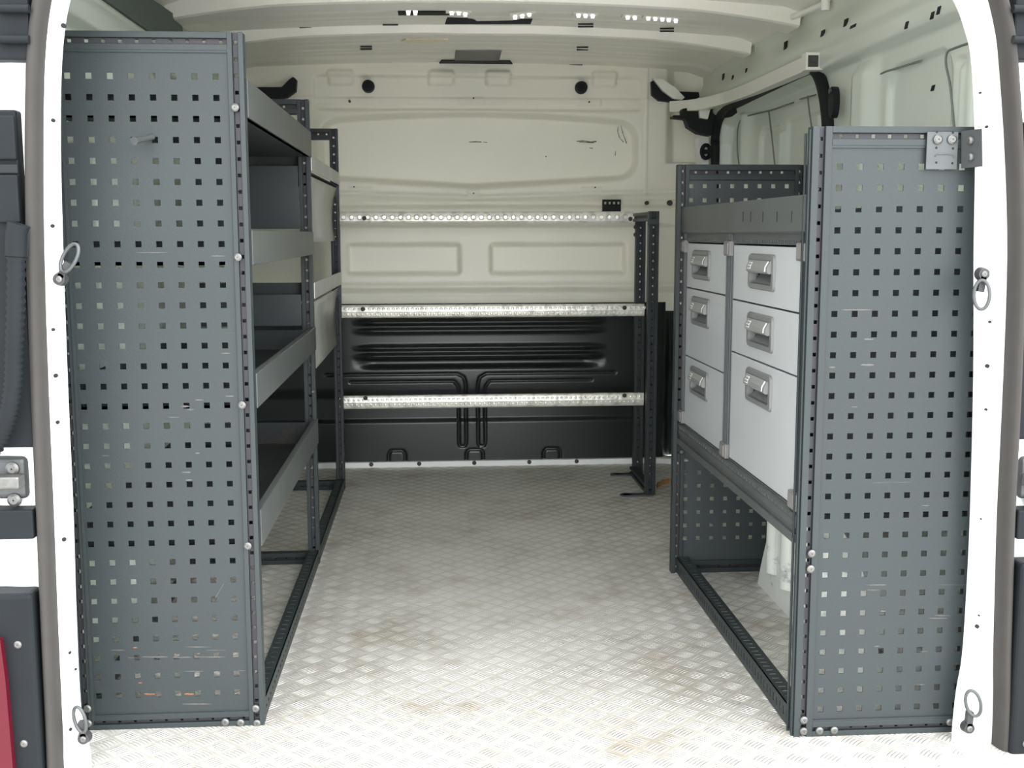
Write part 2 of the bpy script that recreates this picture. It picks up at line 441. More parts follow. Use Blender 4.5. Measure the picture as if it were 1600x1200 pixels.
def stroke(mb, pts, w, Yp, mi=0):
    for (x0, y0), (x1, y1) in zip(pts[:-1], pts[1:]):
        a = at(1, Yp, x0, y0); b = at(1, Yp, x1, y1); d = (b - a); L = d.length
        if L < 1e-5: continue
        d.normalize(); n_ = d.cross(Y_).normalized()
        mb.prism([a - n_ * w * .2, a + n_ * w * .3, b + n_ * w * .5, b - n_ * w * .4], Y_ * .0015, mi)
for pts, w in (([(733, 222), (745, 221.5), (752, 222)], .004), ([(755, 222), (761, 222.5)], .003),
               ([(901, 221), (912, 220.5), (922, 222), (932, 221)], .005), ([(905, 222.5), (928, 223)], .003), ([(921, 231), (926, 232)], .004),
               ([(964, 186), (972, 188)], .003), ([(966, 197), (965, 205), (968, 215), (974, 222)], .003), ([(970, 196), (973, 208), (979, 224)], .003),
               ([(1010, 265), (1016, 258)], .004), ([(852, 244), (854, 245)], .005), ([(962, 236), (961, 243)], .003), ([(960, 178), (960, 184)], .003)):
    stroke(mb, pts, w, 4.7145)
mb.build('scuff_mark', 'scuff', wf)

# ---- right wall --------------------------------------------------------
_dp = [at(0, 1.115, x, y) for x, y in ((1292, 262), (1294, 210), (1291, 165), (1284, 130), (1275, 112), (1262, 108), (1200, 137), (1160, 157), (1136, 170), (1122, 190), (1117, 225), (1117, 262))]
DOOR = [(_dp[0].y, .06)] + [(p.y, p.z) for p in _dp] + [(_dp[-1].y, .06)]


def inside_poly(a, b, poly):
    ins = np.zeros(a.shape, bool); n_ = len(poly)
    for i in range(n_):
        x0, y0 = poly[i]; x1, y1 = poly[(i + 1) % n_]
        c = ((y0 > b) != (y1 > b)) & (a < (x1 - x0) * (b - y0) / (y1 - y0 + 1e-12) + x0); ins ^= c
    return ins


def side(door):
    def fn(a, z):
        h = np.zeros(a.shape)
        # lean in towards the roof rail
        h += -.03 * sstep(1.405, 1.43, z) - .012 * sstep(1.465, 1.485, z) + .03 * sstep(1.49, 1.57, z)
        # recessed outer skin windows
        def win(c0, c1, z0, z1, r, dep):
            d = sd_rrect(a, z, (c0 + c1) / 2, (z0 + z1) / 2, (c1 - c0) / 2, (z1 - z0) / 2, r)
            return dep * (1 - sstep(-.006, .002, d))
        h += win(2.47, 2.83, .75, 1.365, .07, .016)
        h += win(2.03, 2.385, .75, 1.365, .03, .016)
        h += .010 * np.exp(-((a - 2.43) / .018) ** 2) * (z < 1.33)      # channel between, ribbed
        h -= .014 * np.exp(-((a - 2.425) / .012) ** 2) * (1 - sstep(1.30, 1.33, z))
        h -= .03 * sstep(2.86, 2.93, a) * (1 - sstep(1.36, 1.42, z)) * (a < 3.0)       # pillar bulge
        if door:
            ins = sd_line(a, z, DOOR + [DOOR[0]]); inn = inside_poly(a, z, DOOR)
            sd = np.where(inn, -ins, ins)
            rec = 1 - sstep(-.03, -.004, sd)
            dd = .05 + win(3.10, 3.42, .6, 1.33, .03, .012) + win(3.46, 3.80, .6, 1.33, .02, .012) + win(3.86, 4.12, .6, 1.33, .05, .016) \
                - .02 * np.exp(-((a - 3.44) / .02) ** 2) * (z < 1.32) - .03 * np.exp(-((a - 4.27) / .05) ** 2) * (z < 1.40) \
                - .016 * np.exp(-((a - 3.83) / .02) ** 2) * (z < 1.30)
            h = h * (1 - rec) + dd * rec
        else:
            h += win(3.1, 3.7, .75, 1.365, .07, .016) + win(3.8, 4.4, .75, 1.365, .07, .016)
        return h
    return fn


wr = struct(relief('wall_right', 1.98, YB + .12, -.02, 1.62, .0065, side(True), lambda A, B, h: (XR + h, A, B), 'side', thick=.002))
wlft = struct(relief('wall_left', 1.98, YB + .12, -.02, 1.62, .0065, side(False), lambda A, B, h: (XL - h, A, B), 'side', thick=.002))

# sliding-door seal, rail and fittings
mb = MB()
path = [(1.115, y, z) for y, z in DOOR]
def smooth(pts, n_=6, closed=False):
    P = [Vector(p) for p in pts]; out = []; m_ = len(P)
    for i in range(m_ - (0 if closed else 1)):
        g = lambda k: P[k % m_] if closed else P[min(max(k, 0), m_ - 1)]
        p0, p1, p2, p3 = g(i - 1), g(i), g(i + 1), g(i + 2)
        for t in range(n_):
            t /= n_; out.append(.5 * ((2 * p1) + (p2 - p0) * t + (2 * p0 - 5 * p1 + 4 * p2 - p3) * t * t + (3 * p1 - p0 - 3 * p2 + p3) * t ** 3))
    if not closed: out.append(P[-1])
    return out
mb.tube(smooth(path, 5), .018, 10)
mb.build('door_seal', 'rubber', wr)['label'] = 'black rubber seal round the side door opening'
rail = MB()
rp = [at(0, 1.075, 1262, 98), at(0, 1.075, 1230, 112), at(0, 1.075, 1165, 141), at(0, 1.07, 1125, 155), at(1, 4.45, 1085, 164), at(1, 4.62, 1046, 167)]
rp = smooth(rp, 6)
for a, b in zip(rp[:-1], rp[1:]):
    d = b - a; rail.obox(a + Vector((-.0, 0, -.02)), d * 1.03, Vector((.035, .01, 0)), Z_ * .042)
e_ = rp[0]; rail.box(1.06, 1.115, e_.y - .03, e_.y + .01, e_.z - .024, e_.z + .024); rail.box(1.066, 1.095, e_.y - .033, e_.y - .0295, e_.z - .016, e_.z + .016, 1)
o = rail.build('door_rail', ['white', 'scuff'], wr)
mb = MB()
p = at(0, 1.085, 1298, 160)
mb.prism([p + Y_ * math.cos(t) * .022 + Z_ * math.sin(t) * .042 for t in [i * math.pi / 8 for i in range(16)]], (.018, 0, 0), 0, True)
mb.cyl(p + Vector((-.001, 0, .03)), (-1, 0, 0), .008, .004, 12, 1)
mb.build('door_stop', ['rubber', 'steel'], wr)['label'] = 'black rubber stop beside the side door'
# black mechanism at the front top corner of the side door
def flat(mbx, pix, Yp, th, mi=0): mbx.prism([at(1, Yp, x, y) for x, y in pix], Y_ * th, mi)
mk = thing('door_mechanism', (1.0, 4.62, 1.4), 'black sliding door runner bracket under the white rail beside the bulkhead', 'bracket')
mb = MB(); flat(mb, [(1018, 127), (1024, 125), (1036, 138), (1054, 150), (1072, 156), (1058, 160), (1030, 157), (1019, 148)], 4.66, .03)
flat(mb, [(1062, 143), (1092, 144), (1093, 152), (1074, 158), (1066, 152)], 4.67, .03); mb.build('plate', 'rubber', mk, .002)
mb = MB(); flat(mb, [(1066, 170), (1088, 166), (1120, 168), (1124, 186), (1112, 212), (1092, 208), (1076, 198), (1072, 186), (1052, 184), (1052, 180), (1068, 180)], 4.5, .06)
mb.build('roller_housing', 'rubber', mk, .003)
mb = MB(); flat(mb, [(1020, 122), (1036, 124), (1054, 136), (1070, 152), (1066, 156), (1052, 154), (1036, 142)], 4.63, .02); mb.build('lever', 'white', mk, .002); mb = MB(); flat(mb, [(1092, 165), (1112, 163), (1106, 186), (1094, 184)], 4.47, .02)
mb.build('tab', 'white', mk, .002)
mb = MB(); flat(mb, [(1138, 172), (1150, 168), (1152, 176), (1144, 182), (1130, 184)], 4.2, .04)
tag(mb.build('door_catch', 'rubber', None, .003), 'small black catch at the top of the side door frame', 'catch')
mb = MB()
def seam(pts, X=1.128, r=.0026): mb.tube(smooth([at(0, X, x, y) for x, y in pts], 6), r, 6)
seam([(1372, 262), (1366, 210), (1362, 165), (1364, 135), (1376, 116), (1400, 107), (1440, 95)])
seam([(1512, 68), (1490, 76), (1480, 82), (1478, 100), (1484, 130), (1488, 165), (1491, 215)])
seam([(1155, 262), (1152, 230), (1153, 200), (1160, 185), (1180, 178), (1205, 172), (1240, 160)], 1.165)
seam([(1201, 173), (1206, 215), (1211, 262)], 1.165); seam([(1262, 150), (1264, 170), (1270, 215), (1273, 260)], 1.165)
seam([(1275, 148), (1250, 155)], 1.165)
mb.build('seam', 'seam', wr)
p = at(1, 4.58, 1103, 237)
mb = MB(); mb.tube([p + X_ * math.cos(t) * .017 + Z_ * math.sin(t) * .026 for t in [i * math.pi / 10 for i in range(20)]], .008, 8, closed=True)
mb.box(p.x - .012, p.x + .012, 4.57, 4.60, p.z - .008, p.z + .008)
tag(mb.build('door_striker', 'rubber'), 'small black oval striker loop on the front door pillar', 'striker')
mb = MB(); flat(mb, [(1092, 214), (1107, 214), (1107, 262), (1096, 262)], 4.60, .08); mb.build('door_pillar', 'whiteout', wr, .004)
mb = MB()
for px, py, w, h_ in ((1320, 37, 6, 12), (1331, 42, 9, 4), (1284, 54, 6, 11), (1415, 40, 4, 10), (1455, 25, 4, 10), (1465, 17, 4, 11), (1226, 76, 6, 20), (1129, 124, 4, 16), (1144, 123, 3, 9), (1165, 112, 3, 9), (1456, 138, 4, 8)):
    x_ = 1.1
    for _ in range(10):
        p = at(0, x_, px, py); x_ = XR + float(side(True)(np.array([p.y]), np.array([p.z]))[0]) - .002
    p = at(0, x_, px, py); s_ = p.y / FPX; sk = Vector((-.0, 0, 1))
    mb.obox((p.x - .0015, p.y - w * s_ * 1.5, p.z - h_ * s_ / 2), X_ * .003, Y_ * w * s_ * 2.4, Vector((0, -.008, h_ * s_)))
mb.build('slot', 'dark', wr)['label'] = 'dark slots punched in the side rail'

# ---- ceiling -----------------------------------------------------------
def roof(a, y):
    u = np.abs(a - XC) / .96
    h = 1.652 - .03 * u ** 2 - .018 * sstep(.9, 1.0, u)
    for c in (3.62, 3.68, 3.78, 3.84, 4.12, 4.2, 4.28, 4.40, 4.48, 2.5, 2.7, 2.9):
        h += .005 * np.exp(-((y - c - .05 * u * u) / .012) ** 2) * (1 - sstep(.68, .80, u))
    h -= .010 * sstep(4.55, 4.60, y)
    return h


ce = struct(relief('ceiling', XL - .03, XR + .03, 1.98, YB + .12, .009, roof, lambda A, B, h: (A, B, h), 'roofp', thick=.002))
for y0, y1, lowc, dy in ((3.93, 4.03, 1.622, 0), (3.40, 3.53, 1.622, 0), (2.85, 2.98, 1.62, 0), (2.3, 2.42, 1.62, 0)):
    mb = MB(); n_ = 44; ring = []
    for i in range(n_ + 1):
        x = XL + .03 + (XR - XL - .06) * i / n_; u = abs(x - XC) / .96
        z = lowc - .03 * u ** 2 - .026 * max(0, (u - .6) / .4) ** 1.5
        yo = .05 * u * u + (.012 * math.exp(-((x - XC) / .13) ** 4) if y0 > 3.9 else .0)
        prof = [(y0 - .015 + yo, z + .06), (y0 + yo, z + .004), (y0 + .012 + yo, z), (y1 - .012 + yo, z), (y1 + yo, z + .004), (y1 + .015 + yo, z + .06)]
        ring += [Vector((x, a_, b_)) for a_, b_ in prof]
    k = 6; fs = [(i * k + j, i * k + (j + 1) % k, (i + 1) * k + (j + 1) % k, (i + 1) * k + j) for i in range(n_) for j in range(k)]
    mb.add(ring, fs, 0, False); mb.add(ring, [tuple(range(k)), tuple(range(n_ * k, n_ * k + k))], 0)
    mb.build('roof_bow', 'roofp', ce)
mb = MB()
mb.prism([at(0, -.738, x, y) for x, y in ((150, -20), (225, -20), (240, 0), (272, 22), (285, 42), (286, 50), (238, 52), (165, 0))], (-.045, 0, 0))  # dark green-grey strip laid along the upper left wall
mb.build('roof_dark_strip', 'channel', ce, .002)['label'] = 'dark green-grey strip along the left roof edge'
def at_roof(px, py, dz=.003):
    z = 1.65
    for _ in range(12):
        p = at(2, z - dz, px, py); z = float(roof(np.array([p.x]), np.array([p.y]))[0])
    return at(2, z - dz, px, py)
# bow end stays
mb = MB()
for px0, py0, px1, py1, zz in ((1185, 72, 1128, 122, 1.60), (1290, 5, 1238, 27, 1.59), (150, 30, 255, 28, 1.6)):
    if px0 < 400: continue
    a = at(2, zz, px0, py0); b = at(2, zz - .01, px1, py1); mb.tube([a, b], .009, 8); mb.cyl(a + Z_ * -.02, Z_, .012, .05, 12)
mb.build('roof_stay', 'white', ce)
mb = MB()
for px, py, w in ((610, 40, 24), (915, 39, 24), (1042, 46, 22), (583, 103, 22), (900, 103, 20), (1062, 119, 26), (572, 74, 18), (910, 75, 18), (960, 3, 24), (478, 45, 20)):
    for q in (0, 4):
        a = at_roof(px - w / 2, py + q); b = at_roof(px + w / 2, py + q)
        c_ = at_roof(px - w / 2, py + q - 1.6); mb.obox(a, b - a, c_ - a, Z_ * .002)
mb.build('roof_slot', 'dark', ce)['label'] = 'paired dark slots along the roof skin'
# roof bits
def rpoly(pix, t=.003): return [at_roof(x, y, t) for x, y in pix]
mb = MB(); mb.prism(rpoly([(695, 38), (699, 28), (730, 29), (745, 34), (800, 34), (815, 30), (832, 30), (829, 38)]), (0, 0, .004)); mb.build('bow_recess', 'dark', ce)['label'] = 'dark shallow opening above the second roof bow'
p_ = at_roof(745, 96)
t_ = thing('roof_pad', tuple(p_), 'grey rectangular pad with dark edge on the ceiling near the bulkhead', 'pad')
mb = MB(); mb.prism(rpoly([(686, 99.5), (690, 95), (797, 96), (801, 100.5)], .006), (0, 0, .004)); mb.build('edge_strip', 'rubber', t_)
mb = MB(); mb.prism(rpoly([(712, 80), (784, 80), (780, 95), (710, 95)], .005), (0, 0, .004)); mb.build('pad', 'grey_label', t_)
mb = MB(); mb.prism(rpoly([(627, 65), (634, 62.5), (660, 61.8), (692, 62), (700, 63.5), (692, 66), (660, 67.3), (636, 67.5)], .006), (0, 0, .005))  # sun glint on the roof, painted as a thin cream strip
tag(mb.build('glint_strip', 'cream'), 'slim cream coloured strip standing in for a sun glint on the ceiling behind the second bow', 'painted glint')
names = ['on the dark LED strip left of centre', 'in the middle left of the ceiling', 'in the middle right of the ceiling', 'above the right bulkhead plug', 'forming the pair right of centre', 'forming the rightmost row of five']  # LEDs on the dark strip; other clusters are bright dots built emissive
for k, cl in enumerate(([(638, 19), (649, 19)], [(706, 19), (717, 19), (727, 21.5)], [(805, 26), (816, 24), (827, 21.5)], [(904, 23), (915, 23.5), (926, 24)],
                        [(981, 26), (992, 26.5)], [(1013, 27.5), (1024, 28), (1035, 29), (1045, 30), (1056, 31.5)])):
    P0 = [at(2, 1.630, x, y) for x, y in cl]
    t_ = thing('dot_strip', tuple(P0[0]), 'small glowing round dots ' + names[k], 'ceiling light', 'small round lights across the ceiling')
    mb = MB()
    if k == 0: a = at(2, 1.632, 622, 22); b = at(2, 1.632, 702, 22)
    else: a = P0[0] - X_ * .018; b = P0[-1] + X_ * .018
    mb.prism([a - Y_ * .022, b - Y_ * .022, b + Y_ * .022, a + Y_ * .022], (0, 0, .006)); mb.build('strip', 'rubber' if k == 0 else 'white', t_)
    for p in P0:
        mb = MB(); mb.cyl(p + Z_ * .004, (0, 0, -1), .0068, .012, 14, 0, .005); mb.build('light', 'glow', t_)
# roof side gap: front roof-corner dark recess above the left rack
mk = thing('roof_corner_bracket', (-.6, 4.66, 1.5), 'black hooked trim piece at the top left corner of the bulkhead', 'bracket')
mb = MB(); flat(mb, [(384, 122), (400, 136), (440, 136), (452, 124), (458, 120), (463, 124), (462, 142), (448, 152), (425, 157), (400, 156)], 4.62, .04)
mb.build('trim_piece', 'rubber', mk, .003)
for px, py, nm in ((575, 134, 'left'), (909, 136, 'right')):
    p = at(1, 4.69, px, py); t_ = thing('round_plug', (p.x, 4.705, p.z), 'black round rubber plug high on the bulkhead, %s of the two' % nm, 'plug', 'round plugs at the top of the bulkhead')
    mb = MB(); mb.cyl((p.x, 4.715, p.z), (0, -1, 0), .026, .03, 24, 0, .023); mb.build('rim', 'rubber', t_)
    mb = MB(); mb.cyl((p.x, 4.6855, p.z), (0, -1, 0), .013, .004, 20); mb.build('centre', 'plast', t_)

# ---- rear body frame ---------------------------------------------------
inn = [(.978, -.03), (.978, .03), (.982, .10), (.990, .17), (.992, .30), (.991, .45), (.984, .70), (.973, .92), (.966, 1.10), (.952, 1.25), (.937, 1.31), (.908, 1.37), (.85, 1.43), (.75, 1.47), (.5, 1.49), (.17, 1.495),
       (-.16, 1.49), (-.41, 1.47), (-.51, 1.43), (-.572, 1.385), (-.597, 1.345), (-.615, 1.25), (-.625, 1.10), (-.630, .92), (-.634, .70), (-.636, .48), (-.640, .30), (-.641, .12), (-.632, .06), (-.628, .02), (-.63, -.03)]
out_ = [(1.058, -.05), (1.058, .03), (1.056, .10), (1.052, .17), (1.048, .30), (1.044, .45), (1.042, .70), (1.037, .92), (1.022, 1.10), (1.003, 1.25), (.990, 1.32), (.962, 1.395), (.90, 1.465), (.79, 1.515), (.52, 1.54), (.17, 1.545),
        (-.18, 1.54), (-.43, 1.515), (-.55, 1.465), (-.612, 1.40), (-.632, 1.345), (-.648, 1.25), (-.659, 1.10), (-.667, .92), (-.672, .70), (-.675, .48), (-.678, .30), (-.680, .12), (-.681, .06), (-.682, .02), (-.682, -.05)]
I2 = smooth([(x, 0, z) for x, z in inn], 4); O2 = smooth([(x, 0, z) for x, z in out_], 4); n_ = len(I2)
def off(k, d):
    c = Vector((XC, 0, .6)); v = O2[k]; t = (O2[min(k + 1, n_ - 1)] - O2[max(k - 1, 0)]).normalized(); nrm = Vector((t.z, 0, -t.x))
    if nrm.dot(v - c) < 0: nrm = -nrm
    return v + nrm * d
mb = MB(); ring = []
for k in range(n_):
    i_, o_ = I2[k], O2[k]; w3 = off(k, .045); w4 = off(k, .16)
    w4 = Vector((min(max(w4.x, XL - .02), XR + .02), 0, w4.z))
    for p, y in ((i_.lerp(w4, .8), 2.09), (i_.lerp(o_, .75), 2.05), (i_, 2.008), (i_.lerp(o_, .12), 1.996), (i_.lerp(o_, .88), 1.990), (o_, 1.985), (w3, 1.985), (w4, 2.0)):
        ring.append(Vector((p.x, y, p.z)))
k_ = 8; mb.add(ring, [(i * k_ + j, i * k_ + j + 1, (i + 1) * k_ + j + 1, (i + 1) * k_ + j) for i in range(n_ - 1) for j in range(k_ - 1)], 0, True)
wb = struct(mb.build('wall_rear', 'whiteout'))
mb = MB()     # black holes pierced in the frame
for px, py, h_ in ((1532, 145, 5), (1542, 198, 6), (1547, 503, 6), (1543, 572, 9), (1541, 640, 6), (1533, 811, 4), (1530, 962, 4), (1527, 979, 9), (1534, 1170, 4), (99, 40, 10), (83, 188, 8), (82, 353, 8), (83, 515, 7), (87, 587, 9), (90, 660, 8), (100, 843, 9), (109, 1020, 6), (118, 1046, 5), (110, 1140, 6)):
    p = at(1, 1.989, px, py); mb.cyl((p.x, 1.992, p.z), (0, -1, 0), .003 * h_ / 7, .004, 8)
mb.build('pin_hole', 'dark', wb)
mb = MB(); ring = []
for k in range(n_):
    for d, y in ((-.013, 1.985), (-.011, 1.965), (-.006, 1.953), (.0, 1.949), (.006, 1.953), (.011, 1.965), (.012, 1.992)):
        p = off(k, d); ring.append(Vector((p.x, y, p.z)))
k_ = 7; mb.add(ring, [(i * k_ + j, i * k_ + j + 1, (i + 1) * k_ + j + 1, (i + 1) * k_ + j) for i in range(n_ - 1) for j in range(k_ - 1)], 0, True)
struct(mb.build('trim_2', 'seal'))

# outer corners of the body with their fittings (left and right)
for sd_, nm in ((-1, 'left'), (1, 'right')):
    mb = MB(); x0 = -.735 if sd_ < 0 else 1.095; x1 = x0 + sd_ * .17
    mb.box(min(x0, x1), max(x0, x1), 2.0, 2.05, -.25, 1.6)
    if sd_ < 0: mb.box(x1 - .01, x1 + .02, 2.0, 4.75, -.25, 1.6)
    else: mb.box(x1 - .02, x1 + .01, 2.0, 4.75, -.25, 1.6)
    mb.build('body_side', 'whiteout', wb, .01)

    def zc(py): return at(1, 1.93, 20 if sd_ < 0 else 1590, py).z
    def cov(py0, py1, xa, xb, ya, yb, m_='plast', bev=.004, mbx=None):
        b = mbx or MB(); xs = sorted((xa, xb)); b.box(xs[0], xs[1], ya, yb, zc(py1), zc(py0))
        return b
    E1 = -.86 if sd_ < 0 else 1.24; EX = [at(1, 1.95, x, y).x for x, y in (((44, 45), (34, 400), (46, 760), (52, 825), (60, 1050)) if sd_ < 0 else ((1587, 50), (1599, 400), (1594, 760), (1590, 825), (1582, 1050)))]; E0 = EX[0]
    cv = thing('upper_corner_cover', ((E0 + E1) / 2, 1.97, 1.2), 'dark plastic cover on the upper %s rear body corner' % nm, 'trim cover', 'upper rear corner covers')
    cov(-60, 90, E0, E1, 1.955, 1.998).build('cover', 'plast', cv, .004)
    mb = MB()
    for py in (13, 61):
        p = at(1, 1.94, 44 if sd_ < 0 else 1585, py); mb.cyl((p.x, 1.945, p.z), (sd_, 0, 0), .007, .05, 12); mb.build('hinge_pin', 'plast', cv); mb = MB()
    E0 = EX[1]
    cv = thing('middle_corner_cover', ((E0 + E1) / 2, 1.97, .95), 'long dark plastic cover beside the %s tailgate seal' % nm, 'trim cover', 'middle rear corner covers')
    cov(168 if sd_ < 0 else 186, 705 if sd_ < 0 else 692, E0, E1, 1.96, 1.998).build('cover', 'plast', cv, .004)
    cov(255, 270, E0, E1, 1.954, 1.962).build('band', 'rubber', cv, .002)
    cov(178, 248, E0, E0 + sd_ * .035, 1.95, 1.962).build('ridge', 'plast', cv, .003)
    cov(272, 348, E0, E0 + sd_ * .035, 1.95, 1.962).build('ridge', 'plast', cv, .003)
    E0 = EX[2]
    mb = cov(722, 790, E0 + sd_ * .012, E0 + sd_ * .07, 1.975, 1.998)
    hg = mb.build('door_hinge', 'steel_dull', wb, .01, 3)
    mb = MB()
    for py in (733, 782):
        p = at(1, 1.97, 18 if sd_ < 0 else 1598, py); mb.screw((E0 + sd_ * .035, 1.975, p.z), (0, -1, 0), .012, .006); mb.build('bolt', 'steel', hg); mb = MB()
    mb = cov(748, 768, E0 + sd_ * .015, E0 + sd_ * .13, 1.945, 1.976); mb.build('arm', 'steel', hg, .004)
    E0 = EX[3]
    mb = cov(802, 848, E0, E1, 1.95, 1.998)
    tag(mb.build('corner_strap', 'plast', None, .003), 'short dark plastic strap under the steel hinge at the %s rear corner' % nm, 'trim strap', 'straps under the door hinges')
    E0 = EX[4]
    lc = thing('lamp_cover', ((E0 + E1) / 2, 1.96, .15), 'dark plastic lamp surround at the lower %s rear corner' % nm, 'trim cover', 'lower lamp surrounds')
    mb = cov(932 if sd_ < 0 else 884, 1270, E0, E1, 1.94, 1.998); mb.build('cover', 'plast', lc, .008, 3)
    mb = MB()
    for py in (1008, 1163):
        p = at(1, 1.938, 16 if sd_ < 0 else 1599, py); mb.screw((E0 + sd_ * .028, 1.94, p.z), (0, -1, 0), .007, .004); mb.build('screw', 'steel', lc); mb = MB()
    if sd_ < 0:
        mb = MB(); a_ = [at(1, 1.925, x, y) for x, y in ((0, 1000), (8, 1060), (20, 1200), (24, 1260))]
        mb.prism(a_ + [Vector((-.86, 1.925, a_[-1].z)), Vector((-.86, 1.925, a_[0].z))], (0, .02, 0)); o = mb.build('lens', 'red', lc, .003); o['label'] = 'red tail lamp lens'

# corrugated cable conduit left
mb = MB(); pts = smooth([at(1, 1.93, x, y) for x, y in ((25, 395), (24, 470), (22, 540), (20, 600), (12, 650), (-4, 690), (-30, 720))], 12)
mb.tube(pts, .0165, 14, rib=-.2)
cd = thing('cable_conduit', tuple(pts[0]), 'black corrugated cable hose hanging beside the left door seal', 'hose')
mb.build('hose', 'plast', cd)
mb = MB(); mb.tube([at(1, 1.93, x, y) for x, y in ((30, 350), (26, 365), (25, 400))], .0185, 14); mb.build('sleeve', 'plast', cd)

# ---- lashing rings -----------------------------------------------------
def ring_(px, py, label, tilt, sz, bx, by):
    p = at(1, 1.985, px, py); t_ = thing('lashing_ring', tuple(p), label, 'lashing ring', 'lashing rings on the door frame')
    mb = MB(); a_ = Vector((math.sin(tilt), 0, math.cos(tilt))); b_ = Vector((math.cos(tilt), -.4, -math.sin(tilt))).normalized()
    q = [p + a_ * math.sin(t) * sz + b_ * math.cos(t) * sz * .5 + Y_ * -.012 for t in [i * 2 * math.pi / 28 for i in range(28)]]
    mb.tube(q, .0032, 8, closed=True); mb.build('ring', 'steel_dull', t_)
    c = at(1, 1.985, bx, by); mb = MB(); d = (p - c); d.normalize()
    mb.cyl(c + Y_ * .006, (0, -1, 0), .0125, .014, 18, 0, .010); mb.obox(c - d.cross(Y_) * .006 - Y_ * .008, d * .032, d.cross(Y_) * .012, Y_ * .012)
    mb.build('mount', 'mount', t_, .001)
    mb = MB(); mb.screw(c - Y_ * .008, (0, -1, 0), .006, .003); mb.build('screw', 'steel', t_)
ring_(112, 403, 'wire lashing ring on the left door frame beside the tall perforated panel', math.radians(30), .026, 94, 436)
ring_(1529, 460, 'wire lashing ring on the right door frame beside the perforated panel', math.radians(-2), .026, 1535, 428)
ring_(128, 1120, 'wire lashing ring at the bottom of the left door frame', math.radians(-10), .024, 132, 1152)
ring_(1516, 1095, 'wire lashing ring at the bottom of the right door frame', math.radians(-14), .026, 1512, 1136)

# ================================================================== LEFT RACK
RY0, RY1, RY2 = 2.17, 3.28, 4.26
XF, XB = -.342, -.70
rack = thing('shelving_rack', ((XF + XB) / 2, RY0, 0), 'tall dark grey van shelving rack with perforated end panel along the left wall', 'shelving')


def frame(par, Yp, xa, xb, ztop, wpost=.030, wrail=.030, name='end_frame'):
    """upright frame facing -Y between xa (left) and xb (right)"""
    mb = MB(); mb.slot((xa, Yp, 0), Z_, X_, Y_, ztop, wpost); mb.build('post', ['rack', 'web'], par, .0012)
    mb = MB(); mb.slot((xb - wpost, Yp, 0), Z_, X_, Y_, ztop, wpost); mb.build('post', ['rack', 'web'], par, .0012)
    mb = MB(); mb.slot((xa + wpost, Yp, ztop - wrail), X_, Z_, Y_, xb - xa - 2 * wpost, wrail); mb.build('top_rail', ['rack', 'web'], par, .0012)
    mb = MB(); mb.slot((xa + wpost, Yp, 0), X_, Z_, Y_, xb - xa - 2 * wpost, wrail * .85, groove=.008, hole=.005); mb.build('bottom_rail', ['rack', 'web'], par, .0012)


frame(rack, RY0, XB, XF, 1.325, .029, .033)
frame(rack, RY1, XB, XF, 1.332, .032, .040)
frame(rack, RY2, XB, XF, 1.340, .030, .040)
# perforated end panel
mb = MB()
mb.sheet((0, RY0 + .004, 0), X_, Z_, Y_, XB + .022, XF - .0285, .026, 1.291, [-.6593 + .038 * i for i in range(8)], [1.246 - .038 * j for j in range(31, -1, -1)], .0112, .0112, .0022)
mb.box(XB + .029, XF - .0285, RY0 + .001, RY0 + .004, .024, .030); mb.box(XB + .029, XF - .0285, RY0 + .001, RY0 + .004, 1.288, 1.293)
mb.box(XB + .027, XB + .033, RY0 - .002, RY0 + .004, .02, 1.293)
def dab(mbx, Yp, px0, px1, py, hgt, mi, n_=7):
    a = at(1, Yp, px0, py); b = at(1, Yp, px1, py); tp = []; bt = []
    hgt *= .6
    for i in range(n_ + 1):
        q = a.lerp(b, i / n_); e = math.sin(math.pi * (i + .3) / (n_ + .6)) ** .5 * hgt
        tp.append(q + Z_ * e * random.uniform(.3, .6)); bt.append(q - Z_ * e * random.uniform(.3, .6))
    mbx.prism(tp + bt[::-1], Y_ * .0004, mi)
yy = RY0 + .0036
for a_, b_, y_, h_, mi in ((225, 243, 1084.5, .006, 1), (288, 303, 1084.5, .006, 1), (216, 222, 1067, .004, 1), (222, 262, 1026.5, .005, 2), (270, 300, 1027, .004, 2), (306, 352, 1026.5, .004, 2), (200, 214, 1028, .003, 2),
                           (288, 330, 1011, .003, 2), (322, 352, 1016, .003, 2), (372, 383, 1048, .003, 2), (285, 330, 1100, .004, 2), (286, 318, 1049, .003, 2), (213, 262, 394.5, .0025, 2), (330, 352, 400, .004, 2), (283, 296, 635, .006, 2), (292, 303, 640, .005, 2),
                           (305, 318, 625, .004, 2), (262, 280, 652, .003, 2), (352, 366, 619, .004, 2), (345, 360, 552, .004, 2), (305, 312, 708, .005, 2), (284, 298, 738, .006, 2), (290, 300, 750, .005, 2), (160, 170, 712, .003, 2), (173, 196, 1016, .003, 2), (208, 214, 1012, .004, 1)):
    dab(mb, yy, a_, b_, y_, h_, mi)
a, b = at(1, yy, 336, 934), at(1, yy, 349, 912); mb.prism([a, a + X_ * .0015, b + X_ * .0015, b], Y_ * .0004, 2)
mb.build('end_panel', ['rack', 'rust', 'scrape'], rack)
mb = MB()
for px, py in ((367, 168), (371.5, 402), (378, 633), (387, 853), (399.5, 1107), (401.5, 1130), (352, 1128), (376, 1129), (137, 1107), (138, 1130)):
    p = at(1, RY0, px, py); b = MB(); b.screw((p.x, RY0 + .0005, p.z), (0, -1, 0), .0078, .005); b.build('bolt', 'steel', rack)
